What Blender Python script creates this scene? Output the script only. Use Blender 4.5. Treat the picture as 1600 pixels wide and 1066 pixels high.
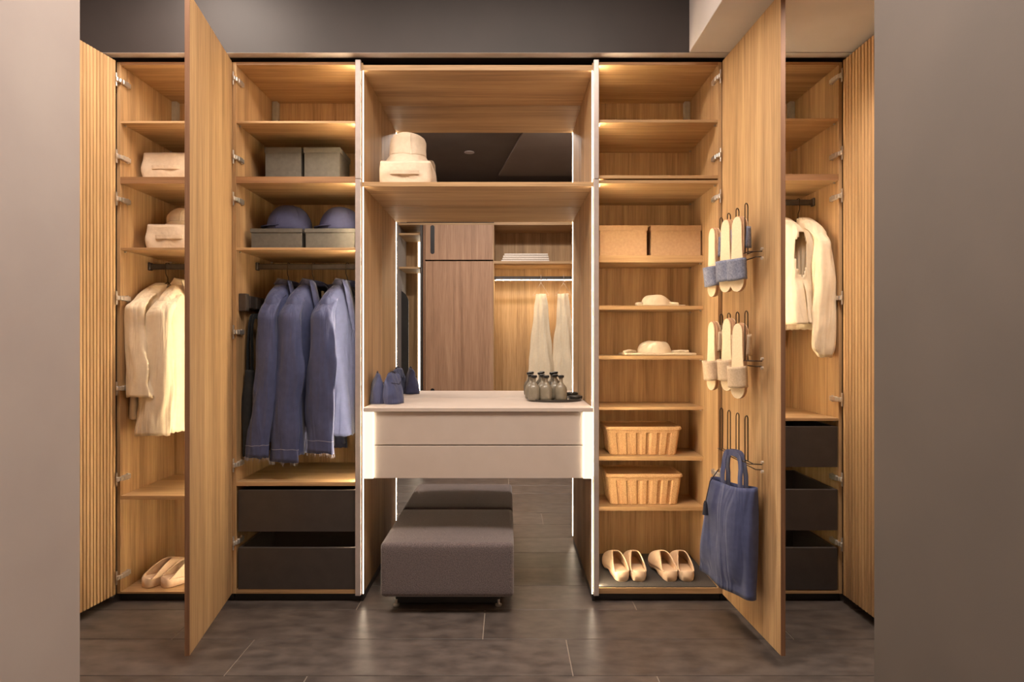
import bpy, bmesh, math, random
from mathutils import Vector, Matrix, noise
random.seed(7)
for o in list(bpy.data.objects): bpy.data.objects.remove(o)
C = bpy.context.scene.collection
PI = math.pi
# ---------------------------------------------------------------- elevation drawing units
S = 0.00282            # metres per drawing unit (1 unit = 1 px on the wardrobe front plane)
F = 980.0              # distance of the front plane from the eye, in units
D = F*S
EYE = 408*S
def X(px, r=1.0): return (px-793)*S*r
def Z(py, r=1.0): return EYE+(533-py)*S*r
def Y(r): return D*r
def U(u): return u*S
# ---------------------------------------------------------------- camera
cam = bpy.data.cameras.new('camera'); co = bpy.data.objects.new('camera', cam); C.objects.link(co)
co.location = (0, 0, EYE); co.rotation_euler = (PI/2, 0, 0)
cam.sensor_width = 36; cam.lens = F/1600*36; cam.shift_x = 7/1600; cam.clip_start = 0.02
bpy.context.scene.camera = co
# ---------------------------------------------------------------- world, colour management, lights
w = bpy.data.worlds.new('world'); bpy.context.scene.world = w; w.use_nodes = True
w.node_tree.nodes['Background'].inputs[0].default_value = (0.62, 0.6, 0.62, 1)
w.node_tree.nodes['Background'].inputs[1].default_value = 0.3
vs = bpy.context.scene.view_settings
vs.view_transform = 'Standard'; vs.look = 'None'; vs.exposure = 0.1; vs.gamma = 1; vs.use_curve_mapping = False
CEIL = EYE+U(603)
LED_L, LED_N, ROOM = 135.0, 52.0, .95
def area(name, loc, size, power, col, rot=(0,0,0), spread=PI):
    l = bpy.data.lights.new(name, 'AREA'); l.shape = 'RECTANGLE'; l.size, l.size_y = size
    l.energy = power; l.color = col; l.spread = spread
    o = bpy.data.objects.new(name, l); C.objects.link(o); o.location = loc; o.rotation_euler = rot
    return o
area('added_ceiling_fill', (-0.1, 1.75, CEIL-0.04), (1.3, 0.5), 42*ROOM, (1, .86, .74))  # added soft fill for the room, kept out of the mirror's view
def spot(loc, power, col):  # added spots without fixtures, tilted to brighten entrance walls and opposite wardrobe
    l = bpy.data.lights.new('added_spot_fill', 'SPOT'); l.energy = power; l.color = col; l.spot_size = math.radians(150); l.spot_blend = 1; l.shadow_soft_size = .05
    o = bpy.data.objects.new('added_spot_fill', l); C.objects.link(o); o.location = loc; o.rotation_euler = (math.radians(-38), 0, 0)
spot((-.45, 1.6, CEIL-.01), 85*ROOM, (1, .88, .78))
spot((.35, 1.6, CEIL-.03), 85*ROOM, (1, .88, .78))
area('added_ceiling_fill', (1.2, 2.1, EYE+U(442)), (0.3, 0.5), 14*ROOM, (1, .86, .74), spread=math.radians(125))  # added fill to brighten the right ribbed door
area('added_ceiling_fill', (-1.32, 2.15, CEIL-0.04), (0.3, 0.6), 24*ROOM, (1, .86, .74))  # added fill to brighten the left ribbed door
# ---------------------------------------------------------------- materials
def rgb(r, g, b):
    f = lambda c: (c/255/12.92 if c/255 <= .04045 else ((c/255+.055)/1.055)**2.4)
    return (f(r), f(g), f(b), 1)
def base_mat(name):
    m = bpy.data.materials.new(name); m.use_nodes = True; nt = m.node_tree
    return m, nt, nt.nodes['Principled BSDF']
def noise_mat(name, c1, c2, scale=(30,30,30), rough=.6, bump=.0, detail=4, metal=0, spec=.5, nscale=1.0, fine=None, trans=0, sheen=0, bumpscale=None):
    m, nt, p = base_mat(name); N = nt.nodes; L = nt.links
    tc = N.new('ShaderNodeTexCoord'); mp = N.new('ShaderNodeMapping'); mp.inputs['Scale'].default_value = scale
    no = N.new('ShaderNodeTexNoise'); no.inputs['Scale'].default_value = nscale; no.inputs['Detail'].default_value = detail
    cr = N.new('ShaderNodeValToRGB'); cr.color_ramp.elements[0].position = .3; cr.color_ramp.elements[1].position = .7
    cr.color_ramp.elements[0].color = c1; cr.color_ramp.elements[1].color = c2
    L.new(tc.outputs['Object'], mp.inputs[0]); L.new(mp.outputs[0], no.inputs[0]); L.new(no.outputs[0], cr.inputs[0])
    L.new(cr.outputs[0], p.inputs['Base Color'])
    p.inputs['Roughness'].default_value = rough; p.inputs['Metallic'].default_value = metal
    p.inputs['Specular IOR Level'].default_value = spec; p.inputs['Transmission Weight'].default_value = trans
    p.inputs['Sheen Weight'].default_value = sheen
    if bump:
        b = N.new('ShaderNodeBump'); b.inputs['Strength'].default_value = bump; b.inputs['Distance'].default_value = .002
        src = no
        if bumpscale:
            src = N.new('ShaderNodeTexNoise'); src.inputs['Scale'].default_value = bumpscale; src.inputs['Detail'].default_value = 2
            L.new(tc.outputs['Object'], src.inputs[0])
        L.new(src.outputs[0], b.inputs['Height']); L.new(b.outputs[0], p.inputs['Normal'])
    return m
def wood(name, c1, c2, c3, axis='z', rough=.5):
    m, nt, p = base_mat(name); N = nt.nodes; L = nt.links
    tc = N.new('ShaderNodeTexCoord'); oi = N.new('ShaderNodeObjectInfo')
    add = N.new('ShaderNodeVectorMath'); add.operation = 'ADD'
    sc = N.new('ShaderNodeVectorMath'); sc.operation = 'SCALE'; sc.inputs[0].default_value = (3.1, 2.3, 1.7); L.new(oi.outputs['Random'], sc.inputs['Scale'])
    L.new(tc.outputs['Object'], add.inputs[0]); L.new(sc.outputs[0], add.inputs[1])
    def nz(s, l, det, dist=0):
        mp = N.new('ShaderNodeMapping'); v = [s, s, s]; v['xyz'.index(axis)] = l; mp.inputs['Scale'].default_value = v
        n = N.new('ShaderNodeTexNoise'); n.inputs['Scale'].default_value = 1; n.inputs['Detail'].default_value = det
        n.inputs['Distortion'].default_value = dist
        L.new(add.outputs[0], mp.inputs[0]); L.new(mp.outputs[0], n.inputs[0]); return n
    a = nz(16, .7, 3, .6); b = nz(110, 2.2, 4, .2); c = nz(420, 9, 2)
    cr = N.new('ShaderNodeValToRGB'); e = cr.color_ramp.elements
    e[0].position = .33; e[0].color = c1; e[1].position = .68; e[1].color = c3
    x = cr.color_ramp.elements.new(.5); x.color = c2
    m1 = N.new('ShaderNodeMath'); m1.operation = 'MULTIPLY_ADD'; m1.inputs[1].default_value = .55
    m2 = N.new('ShaderNodeMath'); m2.operation = 'MULTIPLY_ADD'; m2.inputs[1].default_value = .45
    m3 = N.new('ShaderNodeMath'); m3.operation = 'MULTIPLY_ADD'; m3.inputs[1].default_value = .35; m3.inputs[2].default_value = -.175
    L.new(c.outputs[0], m3.inputs[0]); L.new(b.outputs[0], m2.inputs[0]); L.new(m3.outputs[0], m2.inputs[2])
    L.new(a.outputs[0], m1.inputs[0]); L.new(m2.outputs[0], m1.inputs[2]); L.new(m1.outputs[0], cr.inputs[0])
    L.new(cr.outputs[0], p.inputs['Base Color']); p.inputs['Roughness'].default_value = rough
    p.inputs['Specular IOR Level'].default_value = .35
    bp = N.new('ShaderNodeBump'); bp.inputs['Strength'].default_value = .12; bp.inputs['Distance'].default_value = .001
    L.new(b.outputs[0], bp.inputs['Height']); L.new(bp.outputs[0], p.inputs['Normal'])
    return m
W1, W2, W3 = rgb(148,117,82), rgb(182,147,106), rgb(204,170,126)
wood_v = wood('oak_vertical', W1, W2, W3, 'z')
wood_h = wood('oak_horizontal', W1, W2, W3, 'x')
wood_y = wood('oak_edge', rgb(118,84,62), rgb(134,98,74), rgb(150,112,86), 'z')
wood_e = wood('oak_band', rgb(128,92,62), rgb(150,112,78), rgb(168,128,92), 'x')  # darker oak: front edges missed by the strip light, shade put into the colour
wood_o = wood('oak_dull', rgb(142,108,84), rgb(168,131,104), rgb(186,150,120), 'z')
def folds(m, scale=(16,16,2.2), dist=.026, strength=.75):
    nt = m.node_tree; N = nt.nodes; L = nt.links; p = N['Principled BSDF']
    tc = N.new('ShaderNodeTexCoord'); mp = N.new('ShaderNodeMapping'); mp.inputs['Scale'].default_value = scale; mp.inputs['Rotation'].default_value = (.15, .1, 0)
    n = N.new('ShaderNodeTexNoise'); n.inputs['Scale'].default_value = 1; n.inputs['Detail'].default_value = 2; n.inputs['Distortion'].default_value = .8
    b = N.new('ShaderNodeBump'); b.inputs['Strength'].default_value = strength; b.inputs['Distance'].default_value = dist
    L.new(tc.outputs['Object'], mp.inputs[0]); L.new(mp.outputs[0], n.inputs[0]); L.new(n.outputs[0], b.inputs['Height'])
    old = p.inputs['Normal'].links[0].from_node; L.new(b.outputs[0], old.inputs['Normal'])
def emis(name, col, s):
    m, nt, p = base_mat(name); p.inputs['Base Color'].default_value = (.35,.35,.35,1)
    p.inputs['Emission Color'].default_value = col; p.inputs['Emission Strength'].default_value = s
    return m
led = emis('led_warm', (1, .79, .50, 1), LED_L)
led_n = emis('led_neutral', (1, .80, .58, 1), LED_N)
end_glow_m = emis('lit_end_glow', (1, .93, .72, 1), .95)  # emission in place of strip light falling on the vanity ends
added_edge_glow = emis('added_edge_glow', (1, .84, .6, 1), 8)  # added emitter for the light gradient on the vanity drawers
lamp_m = emis('lamp_disc', (1, .85, .7, 1), 9)
paint_l = noise_mat('taupe_lit', rgb(158,147,143), rgb(166,156,151), (3,3,3), .8, .05, bumpscale=300)  # wall taupe with the left side's stronger light put into the colour
paint_r = noise_mat('taupe_shaded', rgb(92,84,79), rgb(99,90,84), (3,3,3), .8, .05, bumpscale=300)  # wall taupe with the right side's weaker light put into the colour
paint_d = noise_mat('paint_anthracite', rgb(44,37,35), rgb(51,43,41), (4,4,4), .6, .04, bumpscale=200)
paint_c = noise_mat('paint_brown_ceiling', rgb(84,72,66), rgb(92,80,72), (4,4,4), .8)
soffit_m = noise_mat('paint_soffit', rgb(180,172,168), rgb(190,182,178), (4,4,4), .75)
tile_m = noise_mat('slate_tile', rgb(66,59,56), rgb(98,89,84), (7,13,13), .34, .12, detail=9, nscale=1.6)
grout_m = noise_mat('grout', rgb(150,138,126), rgb(165,152,140), (30,30,30), .9)
groove_shade_m = noise_mat('groove_shade', rgb(84,58,38), rgb(96,68,46), (20,20,20), .8)  # brown with the shade of the door grooves in it
black_m = noise_mat('plinth_black', rgb(26,26,29), rgb(34,33,36), (20,20,20), .3)
drawer_m = noise_mat('drawer_anthracite', rgb(60,54,53), rgb(66,60,58), (20,20,20), .38, .03, bumpscale=900)
metal_m = noise_mat('champagne_aluminium', rgb(186,174,170), rgb(194,182,178), (40,40,40), .35, metal=.3)
chrome = noise_mat('chrome', rgb(215,210,205), rgb(225,220,215), (40,40,40), .3, metal=.8)
rail_m = noise_mat('bronze_rail', rgb(74,68,66), rgb(84,78,75), (40,40,40), .4, metal=.5)
wire_m = noise_mat('dark_wire', rgb(60,48,40), rgb(76,62,52), (40,40,40), .35, metal=.7)
vanity_m = noise_mat('vanity_lacquer', rgb(208,194,184), rgb(213,199,189), (10,10,10), .42)
gray_plastic = noise_mat('grey_bracket', rgb(165,160,150), rgb(178,172,162), (40,40,40), .5)
greybox_m = noise_mat('grey_card', rgb(84,82,77), rgb(94,91,85), (60,60,60), .75, .1, bumpscale=500)
kraft_m = noise_mat('kraft_card', rgb(190,154,118), rgb(202,166,128), (80,80,80), .8, .1, bumpscale=600)
canvas_m = noise_mat('cream_canvas', rgb(208,190,168), rgb(216,198,176), (60,60,60), .85, .3, bumpscale=90, sheen=.1)
cream_m = noise_mat('cream_linen', rgb(228,211,183), rgb(234,218,190), (50,50,50), .85, .25, bumpscale=450)
navy_m = noise_mat('navy_twill', rgb(64,72,110), rgb(72,80,120), (40,40,40), .8, .25, bumpscale=700, sheen=.15)
capn_m = noise_mat('cap_navy', rgb(54,58,90), rgb(60,64,98), (60,60,60), .8, .2, bumpscale=700)
navyd_m = noise_mat('dark_navy', rgb(34,36,50), rgb(44,46,62), (40,40,40), .8, .2, bumpscale=500)
blackc_m = noise_mat('black_cloth', rgb(26,28,31), rgb(36,38,41), (40,40,40), .85)
denim_m = noise_mat('grey_blue_denim', rgb(112,118,140), rgb(152,156,176), (160,160,160), .9, .2, bumpscale=900)
beigeb_m = noise_mat('beige_band', rgb(205,180,148), rgb(222,198,168), (160,160,160), .9, .2, bumpscale=900)
thread_m = noise_mat('pale_thread', rgb(150,150,172), rgb(176,176,190), (60,60,60), .9)
sole_m = noise_mat('woven_insole', rgb(238,214,176), rgb(248,226,190), (200,200,200), .85, .25, bumpscale=900)
soleside_m = noise_mat('sole_edge', rgb(186,146,112), rgb(200,160,126), (60,60,60), .8)
clog_m = noise_mat('clog_wood', rgb(226,196,164), rgb(236,208,178), (20,90,90), .5)
clogd_m = noise_mat('clog_insole', rgb(196,158,120), rgb(206,168,130), (20,90,90), .7)
mat_m = noise_mat('grey_felt', rgb(62,58,57), rgb(74,70,68), (200,200,200), .95, .2, bumpscale=900)
rattan_m = noise_mat('woven_tan', rgb(186,144,98), rgb(222,182,134), (260,260,260), .8, .45, detail=2)
wool_m = noise_mat('wool_felt', rgb(74,64,67), rgb(126,114,114), (300,300,300), .95, .5, detail=3, sheen=.35)
glass_m = noise_mat('smoky_glass', rgb(150,142,124), rgb(166,156,138), (30,30,30), .22, trans=.35, spec=.6)
tray_m = noise_mat('dark_tray', rgb(58,55,52), rgb(66,62,58), (30,30,30), .35, metal=.2)
cap_m = noise_mat('black_stopper', rgb(18,18,18), rgb(24,24,24), (30,30,30), .4)
arch_m = noise_mat('smoked_glass_arch', rgb(44,42,42), rgb(52,50,48), (6,6,6), .25)
towel_m = noise_mat('white_linen', rgb(226,216,206), rgb(238,228,218), (60,60,60), .9, .2, bumpscale=400)
m, nt, p = base_mat('mirror_silver'); mirror_m = m
p.inputs['Metallic'].default_value = 1; p.inputs['Roughness'].default_value = .0; p.inputs['Base Color'].default_value = (.86,.87,.88,1)
for m_ in (cream_m, navy_m): folds(m_)
folds(canvas_m, (14, 14, 14), .012, .5)
# per-tile tint
nt = tile_m.node_tree; oi = nt.nodes.new('ShaderNodeObjectInfo'); hsv = nt.nodes.new('ShaderNodeHueSaturation')
mr = nt.nodes.new('ShaderNodeMapRange'); mr.inputs[3].default_value = .86; mr.inputs[4].default_value = 1.14
pb = nt.nodes['Principled BSDF']; src = pb.inputs['Base Color'].links[0].from_socket
nt.links.new(oi.outputs['Random'], mr.inputs[0]); nt.links.new(mr.outputs[0], hsv.inputs['Value']); nt.links.new(src, hsv.inputs['Color']); nt.links.new(hsv.outputs[0], pb.inputs['Base Color'])
# ---------------------------------------------------------------- helpers
WM = {}
def setp(o, label=None, cat=None, group=None, kind=None):
    for k, v in (('label',label),('category',cat),('group',group),('kind',kind)):
        if v: o[k] = v
    return o
def thing(name, label, cat, loc=(0,0,0), rotz=0, group=None, M=None):
    o = bpy.data.objects.new(name, None); C.objects.link(o); o.empty_display_size = .05
    M = M if M is not None else Matrix.Translation(loc) @ Matrix.Rotation(rotz, 4, 'Z')
    o.matrix_world = M; WM[o] = M.copy()
    return setp(o, label, cat, group)
def link(name, me, mt, parent=None, M=None):
    o = bpy.data.objects.new(name, me); C.objects.link(o)
    if mt and not me.materials: me.materials.append(mt)
    if parent is not None:
        o.parent = parent; M = M if M is not None else WM[parent]
        o.matrix_local = WM[parent].inverted() @ M
    else:
        M = M if M is not None else Matrix.Identity(4); o.matrix_world = M
    WM[o] = M.copy(); return o
def obj(name, bm, mt, parent=None, M=None, local=False, smooth=False, label=None, solid=0, off=0, sub=0):
    """local=False: bm is in world coordinates; local=True: bm is in the frame M (default the parent's)."""
    if not local:
        MM = M if M is not None else (WM[parent] if parent is not None else Matrix.Identity(4))
        bm.transform(MM.inverted())
    me = bpy.data.meshes.new(name); bmesh.ops.recalc_face_normals(bm, faces=bm.faces[:]); bm.to_mesh(me); bm.free()
    if smooth:
        for p in me.polygons: p.use_smooth = True
    o = link(name, me, mt, parent, M)
    if solid:
        s = o.modifiers.new('thickness', 'SOLIDIFY'); s.thickness = solid; s.offset = off
    if sub:
        s = o.modifiers.new('smooth', 'SUBSURF'); s.levels = sub; s.render_levels = sub
    if label: o['label'] = label
    return o
def box(bm, x0, x1, y0, y1, z0, z1, bev=0, seg=1):
    r = bmesh.ops.create_cube(bm, size=1); vs_ = r['verts']
    for v in vs_:
        v.co = Vector(((x0+x1)/2+v.co.x*abs(x1-x0), (y0+y1)/2+v.co.y*abs(y1-y0), (z0+z1)/2+v.co.z*abs(z1-z0)))
    if bev:
        es = {e for v in vs_ for e in v.link_edges}
        bmesh.ops.bevel(bm, geom=list(es), offset=bev, segments=seg, affect='EDGES', profile=.5)
    return bm
def B(*a, **k): return box(bmesh.new(), *a, **k)
def rings(bm, R, closed=True, cap0=False, cap1=False):
    V = [[bm.verts.new(p) for p in r] for r in R]
    n = len(V[0])
    for a, b in zip(V, V[1:]):
        for i in range(n if closed else n-1):
            j = (i+1) % n; bm.faces.new((a[i], a[j], b[j], b[i]))
    if cap0: bm.faces.new(V[0][::-1])
    if cap1: bm.faces.new(V[-1])
    return V
def tube(bm, pts, r, seg=8, closed=False, caps=True):
    pts = [Vector(p) for p in pts]; n = len(pts); R = []
    up = None
    for i, p in enumerate(pts):
        a = pts[i-1] if (i > 0 or closed) else pts[i]; b = pts[(i+1) % n] if (i < n-1 or closed) else pts[i]
        t = (b-a).normalized()
        if up is None: up = Vector((0,0,1)) if abs(t.z) < .9 else Vector((1,0,0))
        s = t.cross(up).normalized(); up = s.cross(t).normalized()
        rr = r[i] if isinstance(r, (list, tuple)) else r
        R.append([p + rr*(math.cos(2*PI*k/seg)*s + math.sin(2*PI*k/seg)*up) for k in range(seg)])
    if closed: R.append([Vector(q) for q in R[0]])
    rings(bm, R, True, caps and not closed, caps and not closed)
    if closed: bmesh.ops.remove_doubles(bm, verts=bm.verts[:], dist=1e-6)
    return bm
def band(bm, pts, wv, th):
    """flat strap along pts; wv = width vector (or list), th = thickness"""
    pts = [Vector(p) for p in pts]; R = []
    for i, p in enumerate(pts):
        t = (pts[min(i+1, len(pts)-1)]-pts[max(i-1, 0)]).normalized()
        wv_ = Vector(wv[i]) if isinstance(wv, list) else Vector(wv)
        n = t.cross(wv_).normalized()*th/2
        R.append([p-wv_/2-n, p+wv_/2-n, p+wv_/2+n, p-wv_/2+n])
    rings(bm, R, True, True, True); return bm
def lathe(bm, prof, seg=24, c=(0,0,0), sx=1, sy=1):
    R = [[(c[0]+r*sx*math.cos(2*PI*k/seg), c[1]+r*sy*math.sin(2*PI*k/seg), c[2]+z) for k in range(seg)] for r, z in prof]
    rings(bm, R, True, True, True); return bm
def nz(v, s=1.0, seed=0): return noise.noise(Vector(v)*s+Vector((seed*7.3, seed*3.1, seed*5.7)))
def warp(bm, amp, sc, seed=0, zlock=None):
    for v in bm.verts:
        d = Vector((nz(v.co, sc, seed), nz(v.co, sc, seed+11), nz(v.co, sc, seed+23)))*amp
        if zlock is not None:
            d.z *= min(1, max(0, (v.co.z-zlock)/.03))
        v.co += d
    return bm
def struct(name, bm, mt, kids=()):
    o = obj(name, bm, mt); o['kind'] = 'structure'; return o
# ---------------------------------------------------------------- structure
RB = 1.165                       # back of the tall cabinets (ratio of the front plane distance)
RMIR = 1.15                      # mirror plane
XL, XR = U(-700), U(640)         # dressing room side limits
CL, CR = U(-400), U(343)         # inner faces of the entrance walls
YOPP = -0.12
FZ = Z(82, 963/F)                # soffit height (underside of the bulkhead)
struct('floor', B(XL-.1, XR+.1, -0.7, Y(1.2), -.1, -.003), grout_m)
floor = bpy.data.objects['floor']
rows = [1139.4, 1045.7, 952, 858.3, 764.6, 670.9, 577.2, 483.5, 389.8, 296.1, 202.4, 108.7, 15, -78.7]
joint = {1: 196, 2: -34, 3: -346, 4: 182, 0: -20}
for k in range(len(rows)-1):
    y1, y0 = rows[k], rows[k+1]
    j = joint.get(k, random.uniform(-200, 200)); x = j-426*3
    while x < 700:
        a, b = max(x, -700), min(x+426, 640); x += 426
        if b-a < 5: continue
        if y1 < 560 and (b < -402 or a > 345): continue
        obj('tile', B(U(a)+.0018, U(b)-.0018, U(y0)+.0018, U(y1)-.0018, -.012, 0, .0008), tile_m, floor)
struct('ceiling', B(XL-.1, XR+.1, -0.7, Y(963/F), CEIL, CEIL+.1), paint_c)
struct('wall_left', B(CL-.12, CL, -.7, U(588), 0, CEIL, .004), paint_l)
struct('wall_right', B(CR, CR+.12, -.7, U(588), 0, CEIL, .004), paint_r)
struct('wall_west', B(XL-.1, XL, U(588), Y(1.2), 0, CEIL), paint_l)
struct('wall_east', B(XR, XR+.1, U(588), Y(1.2), 0, CEIL), paint_r)
struct('wall_southwest', B(XL-.1, CL-.121, U(500), U(587), 0, CEIL), paint_l)
struct('wall_southeast', B(CR+.121, XR+.1, U(500), U(587), 0, CEIL), paint_r)
struct('wall_back', B(XL-.1, XR+.1, Y(1.17)+.02, Y(1.17)+.12, 0, CEIL), paint_d)
struct('wall_front', B(CL, CR, -.72, -.66, 0, CEIL), paint_d)
struct('wall_bulkhead', B(XL, U(279), Y(963/F), Y(1.17), FZ, CEIL-.001), paint_d)
# lighter underside strip of the bulkhead
struct('trim_1', B(XL, XR, Y(963/F)+.001, Y(1.0)-.001, FZ-.0015, FZ), soffit_m)
# lowered light ceiling on the right, with its side face
struct('ceiling_soffit', B(U(279), XR, U(0), Y(963/F), FZ, CEIL-.001, .002), soffit_m)
struct('ceiling_soffit_back', B(U(279)+.001, XR, Y(963/F)+.001, Y(1.17), FZ+.001, CEIL-.002), paint_d)
# a light patch with a slanting edge, put in as a paler dropped panel
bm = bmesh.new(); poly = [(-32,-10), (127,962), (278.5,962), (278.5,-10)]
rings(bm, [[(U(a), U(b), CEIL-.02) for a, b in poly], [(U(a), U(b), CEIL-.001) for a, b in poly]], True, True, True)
struct('ceiling_light_patch', bm, noise_mat('light_patch_pale', rgb(112,98,88), rgb(118,104,94), (4,4,4), .8))
t = thing('downlight', 'small round recessed ceiling downlight seen glowing in the mirror', 'light', (U(-122), U(251), CEIL))
bm = bmesh.new(); lathe(bm, [(.03,-.004),(.045,-.004),(.045,0),(.03,0)], 32, (U(-122), U(251), CEIL)); obj('rim', bm, metal_m, t)
bm = bmesh.new(); lathe(bm, [(.0298,-.003),(.0298,-.001)], 32, (U(-122), U(251), CEIL)); obj('lamp', bm, lamp_m, t)
# ---------------------------------------------------------------- hinges and doors
def hinge_bm(side):
    """cabinet hinge; local +Y into the cabinet, side=+1: panel is on the left (arm lies at x>=0)"""
    bm = bmesh.new(); s = side
    def bx(x0, x1, *a, **k): box(bm, min(s*x0, s*x1), max(s*x0, s*x1), *a, **k)
    bx(0, .004, .014, .058, -.020, .020, bev=.001)      # mounting plate on the side panel
    bx(.004, .018, .004, .060, -.011, .011, bev=.003)   # arm
    bx(.007, .016, -.014, .008, -.009, .009, bev=.002)  # link
    tube(bm, [(s*.012, .002, -.009), (s*.012, .002, .009)], .004, 8)
    tube(bm, [(s*.010, .045, -.014), (s*.010, .045, .014)], .0045, 8)
    bx(.002, .012, -.030, -.010, -.010, .010, bev=.003) # cup
    bx(.001, .004, -.026, -.016, -.030, .030, bev=.001) # flange on the door
    return bm
HM = {}
def door(parent, px, side, phi, wu, ys, fluted, hinge_ys, face):
    """side=+1 hinged on its left edge; phi = rotation about the hinge line"""
    z0, z1 = Z(927), Z(97)
    M = Matrix.Translation((X(px), Y(.996), 0)) @ Matrix.Rotation(phi, 4, 'Z')
    w_ = U(wu); t_ = .016
    if side > 0: bx = (0.0, w_)
    else: bx = (-w_, 0.0)
    d = obj('door', B(bx[0], bx[1], -t_, 0, z0, z1, .0006), face, parent, M=M, local=True)
    # darker edge banding round the free edge
    e = bx[1] if side > 0 else bx[0]
    obj('edge_band', B(e-.0008, e+.0008, -t_-.0002, .0002, z0, z1), wood_y, d, local=True)
    if fluted:
        bm = bmesh.new(); n = int(wu/(6.3 if side > 0 else 8.2)); g_ = .0021 if side > 0 else .0032; p_ = w_/n
        for i in range(n):
            a = bx[0]+i*p_+g_; b = bx[0]+(i+1)*p_-g_
            rr = [[(a, 0, z), (a+.0008, .0038, z), (b-.0008, .0038, z), (b, 0, z)] for z in (z0, z1)]
            rings(bm, rr, True, True, True)
        obj('groove_shade_strip', B(bx[0]+.001, bx[1]-.001, 0, .0004, z0+.001, z1-.001), groove_shade_m, d, local=True)  # dark sheet: shade between the slats put into the colour
        o = obj('fluted_slats', bm, face, d, local=True); o['kind'] = 'stuff'
    for y in hinge_ys:
        key = side
        if key not in HM:
            bmh = hinge_bm(side); bmesh.ops.recalc_face_normals(bmh, faces=bmh.faces[:])
            me = bpy.data.meshes.new('hinge'); bmh.to_mesh(me); bmh.free(); HM[key] = me
        xx = X(px)+side*U(5.6-2.4)
        link('hinge', HM[key], chrome, d, Matrix.Translation((xx, Y(1.0)+.002, Z(y))))
    return d
# ---------------------------------------------------------------- tall cabinets
PT = 5.6
def cabinet(name, label, x0, x1, shelves, led_side, rail=None, drawers=(), shelf_r=None, backmat=wood_v, bottom=(921,928), bracket=None, drawer_px=None):
    cx = (X(x0)+X(x1))/2
    t = thing(name, label, 'wardrobe', (cx, Y(1.08), 0))
    zt, zb = Z(97), Z(928)
    yf, yb = Y(1.0), Y(RB)
    i0, i1 = X(x0+PT), X(x1-PT)
    obj('side_panel', B(X(x0), i0, yf, yb, zb, zt, .0005), wood_v, t)
    obj('side_panel', B(i1, X(x1), yf, yb, zb, zt, .0005), wood_v, t)
    obj('back_panel', B(i0, i1, yb-.008, yb, zb, zt), backmat, t)
    obj('top_panel', B(i0, i1, yf, yb-.008, Z(101.5), zt, .0005), wood_h, t)
    obj('bottom_panel', B(i0, i1, yf, yb-.008, zb, Z(bottom[0]), .0005), wood_h, t)
    for s in shelves:
        r = s[2] if len(s) > 2 else 1.0
        obj('shelf', B(i0, i1, Y(r)+.0005, yb-.008, Z(s[1], r), Z(s[0], r), .0008), wood_h, t)
    for s in shelves:
        if s[1]-s[0] > 8 and len(s) == 2: obj('edge_band', B(i0, i1, Y(1.0)-.0004, Y(1.0)+.0004, Z(s[1]), Z(s[0])), wood_e, t)  # shade on the thick front edge put into the band's colour
    obj('edge_band', B(i0, i1, Y(1.0)-.0007, Y(1.0)-.0001, Z(101.5), zt), wood_e, t)  # top panel's front edge, shade painted in the same way
    obj('plinth', B(X(x0)+.001, X(x1)-.001, Y(1.008), Y(RB), 0, zb-.0005, .001), black_m, t)
    # led profile in the side panel just behind the front edge
    xs = (i1-.0004, i1+.0015) if led_side > 0 else (i0-.0015, i0+.0004)
    obj('led_or_added_glow', B(xs[0], xs[1], Y(1.006), Y(1.006)+.008, Z(920), Z(103)), led, t)
    if rail:
        px_a, px_b, py, r = rail
        z = Z(py, r); bm = bmesh.new()
        box(bm, i0, i1, Y(r)-.008, Y(r)+.008, z-.013, z+.013, .004, 2)
        rl = obj('clothes_rail', bm, rail_m, t)
        for e, sg in ((i0, 1), (i1, -1)):
            obj('rail_bracket', B(min(e, e+sg*.012), max(e, e+sg*.012), Y(r)-.014, Y(r)+.014, z-.018, z+.020, .003), rail_m, rl)
    for (ya, yb_) in drawers:
        a, b = (X(drawer_px[0]), X(drawer_px[1])) if drawer_px else (X(x0+8.5), X(x1-PT-.5))
        bm = bmesh.new(); th = .012; zt_, zb_ = Z(ya), Z(yb_)
        box(bm, a, b, Y(1.0)-.001, Y(1.0)+.014, zb_, zt_, .0012)
        dr = obj('drawer', bm, drawer_m, t)
        bm = bmesh.new()
        box(bm, a+.001, a+th, Y(1.0)+.014, Y(1.15), zb_+.004, zt_-.0005)
        box(bm, b-th, b-.001, Y(1.0)+.014, Y(1.15), zb_+.004, zt_-.0005)
        box(bm, a+th, b-th, Y(1.15)-th, Y(1.15), zb_+.004, zt_-.0005)
        box(bm, a+th, b-th, Y(1.0)+.014, Y(1.15)-th, zb_+.004, zb_+.012)
        obj('drawer_box', bm, drawer_m, dr)
    if bracket:
        sg = bracket; e = i0 if sg > 0 else i1
        zl = Z(shelves[0][0])
        bm = bmesh.new(); box(bm, min(e, e+sg*.03), max(e, e+sg*.03), Y(RB)-.04, Y(RB)-.008, zl, Z(101.5), .004)
        obj('wall_bracket', bm, gray_plastic, t)
    for s in shelves:
        r = s[2] if len(s) > 2 else 1.0
        if s[0] > 273 and s[1]-s[0] > 8 and r == 1: continue
        for e, sg in ((i0, 1), (i1, -1)):
            for yy in (Y(max(r, 1.0))+.03, Y(RB)-.05):
                bm = bmesh.new(); zz = Z(s[1], r); tube(bm, [(e, yy, zz-.004), (e+sg*.008, yy, zz-.004)], .0035, 8)
                obj('shelf_pin', bm, gray_plastic, t)
    return t
A = cabinet('wardrobe', 'leftmost oak wardrobe with ribbed open door, cream jackets and clogs', 182.5, 363,
            [(189,192.5),(276.5,287),(387,391),(775,781)], 1, (0,0,417,1.08), bracket=1, bottom=(925,928))
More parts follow.
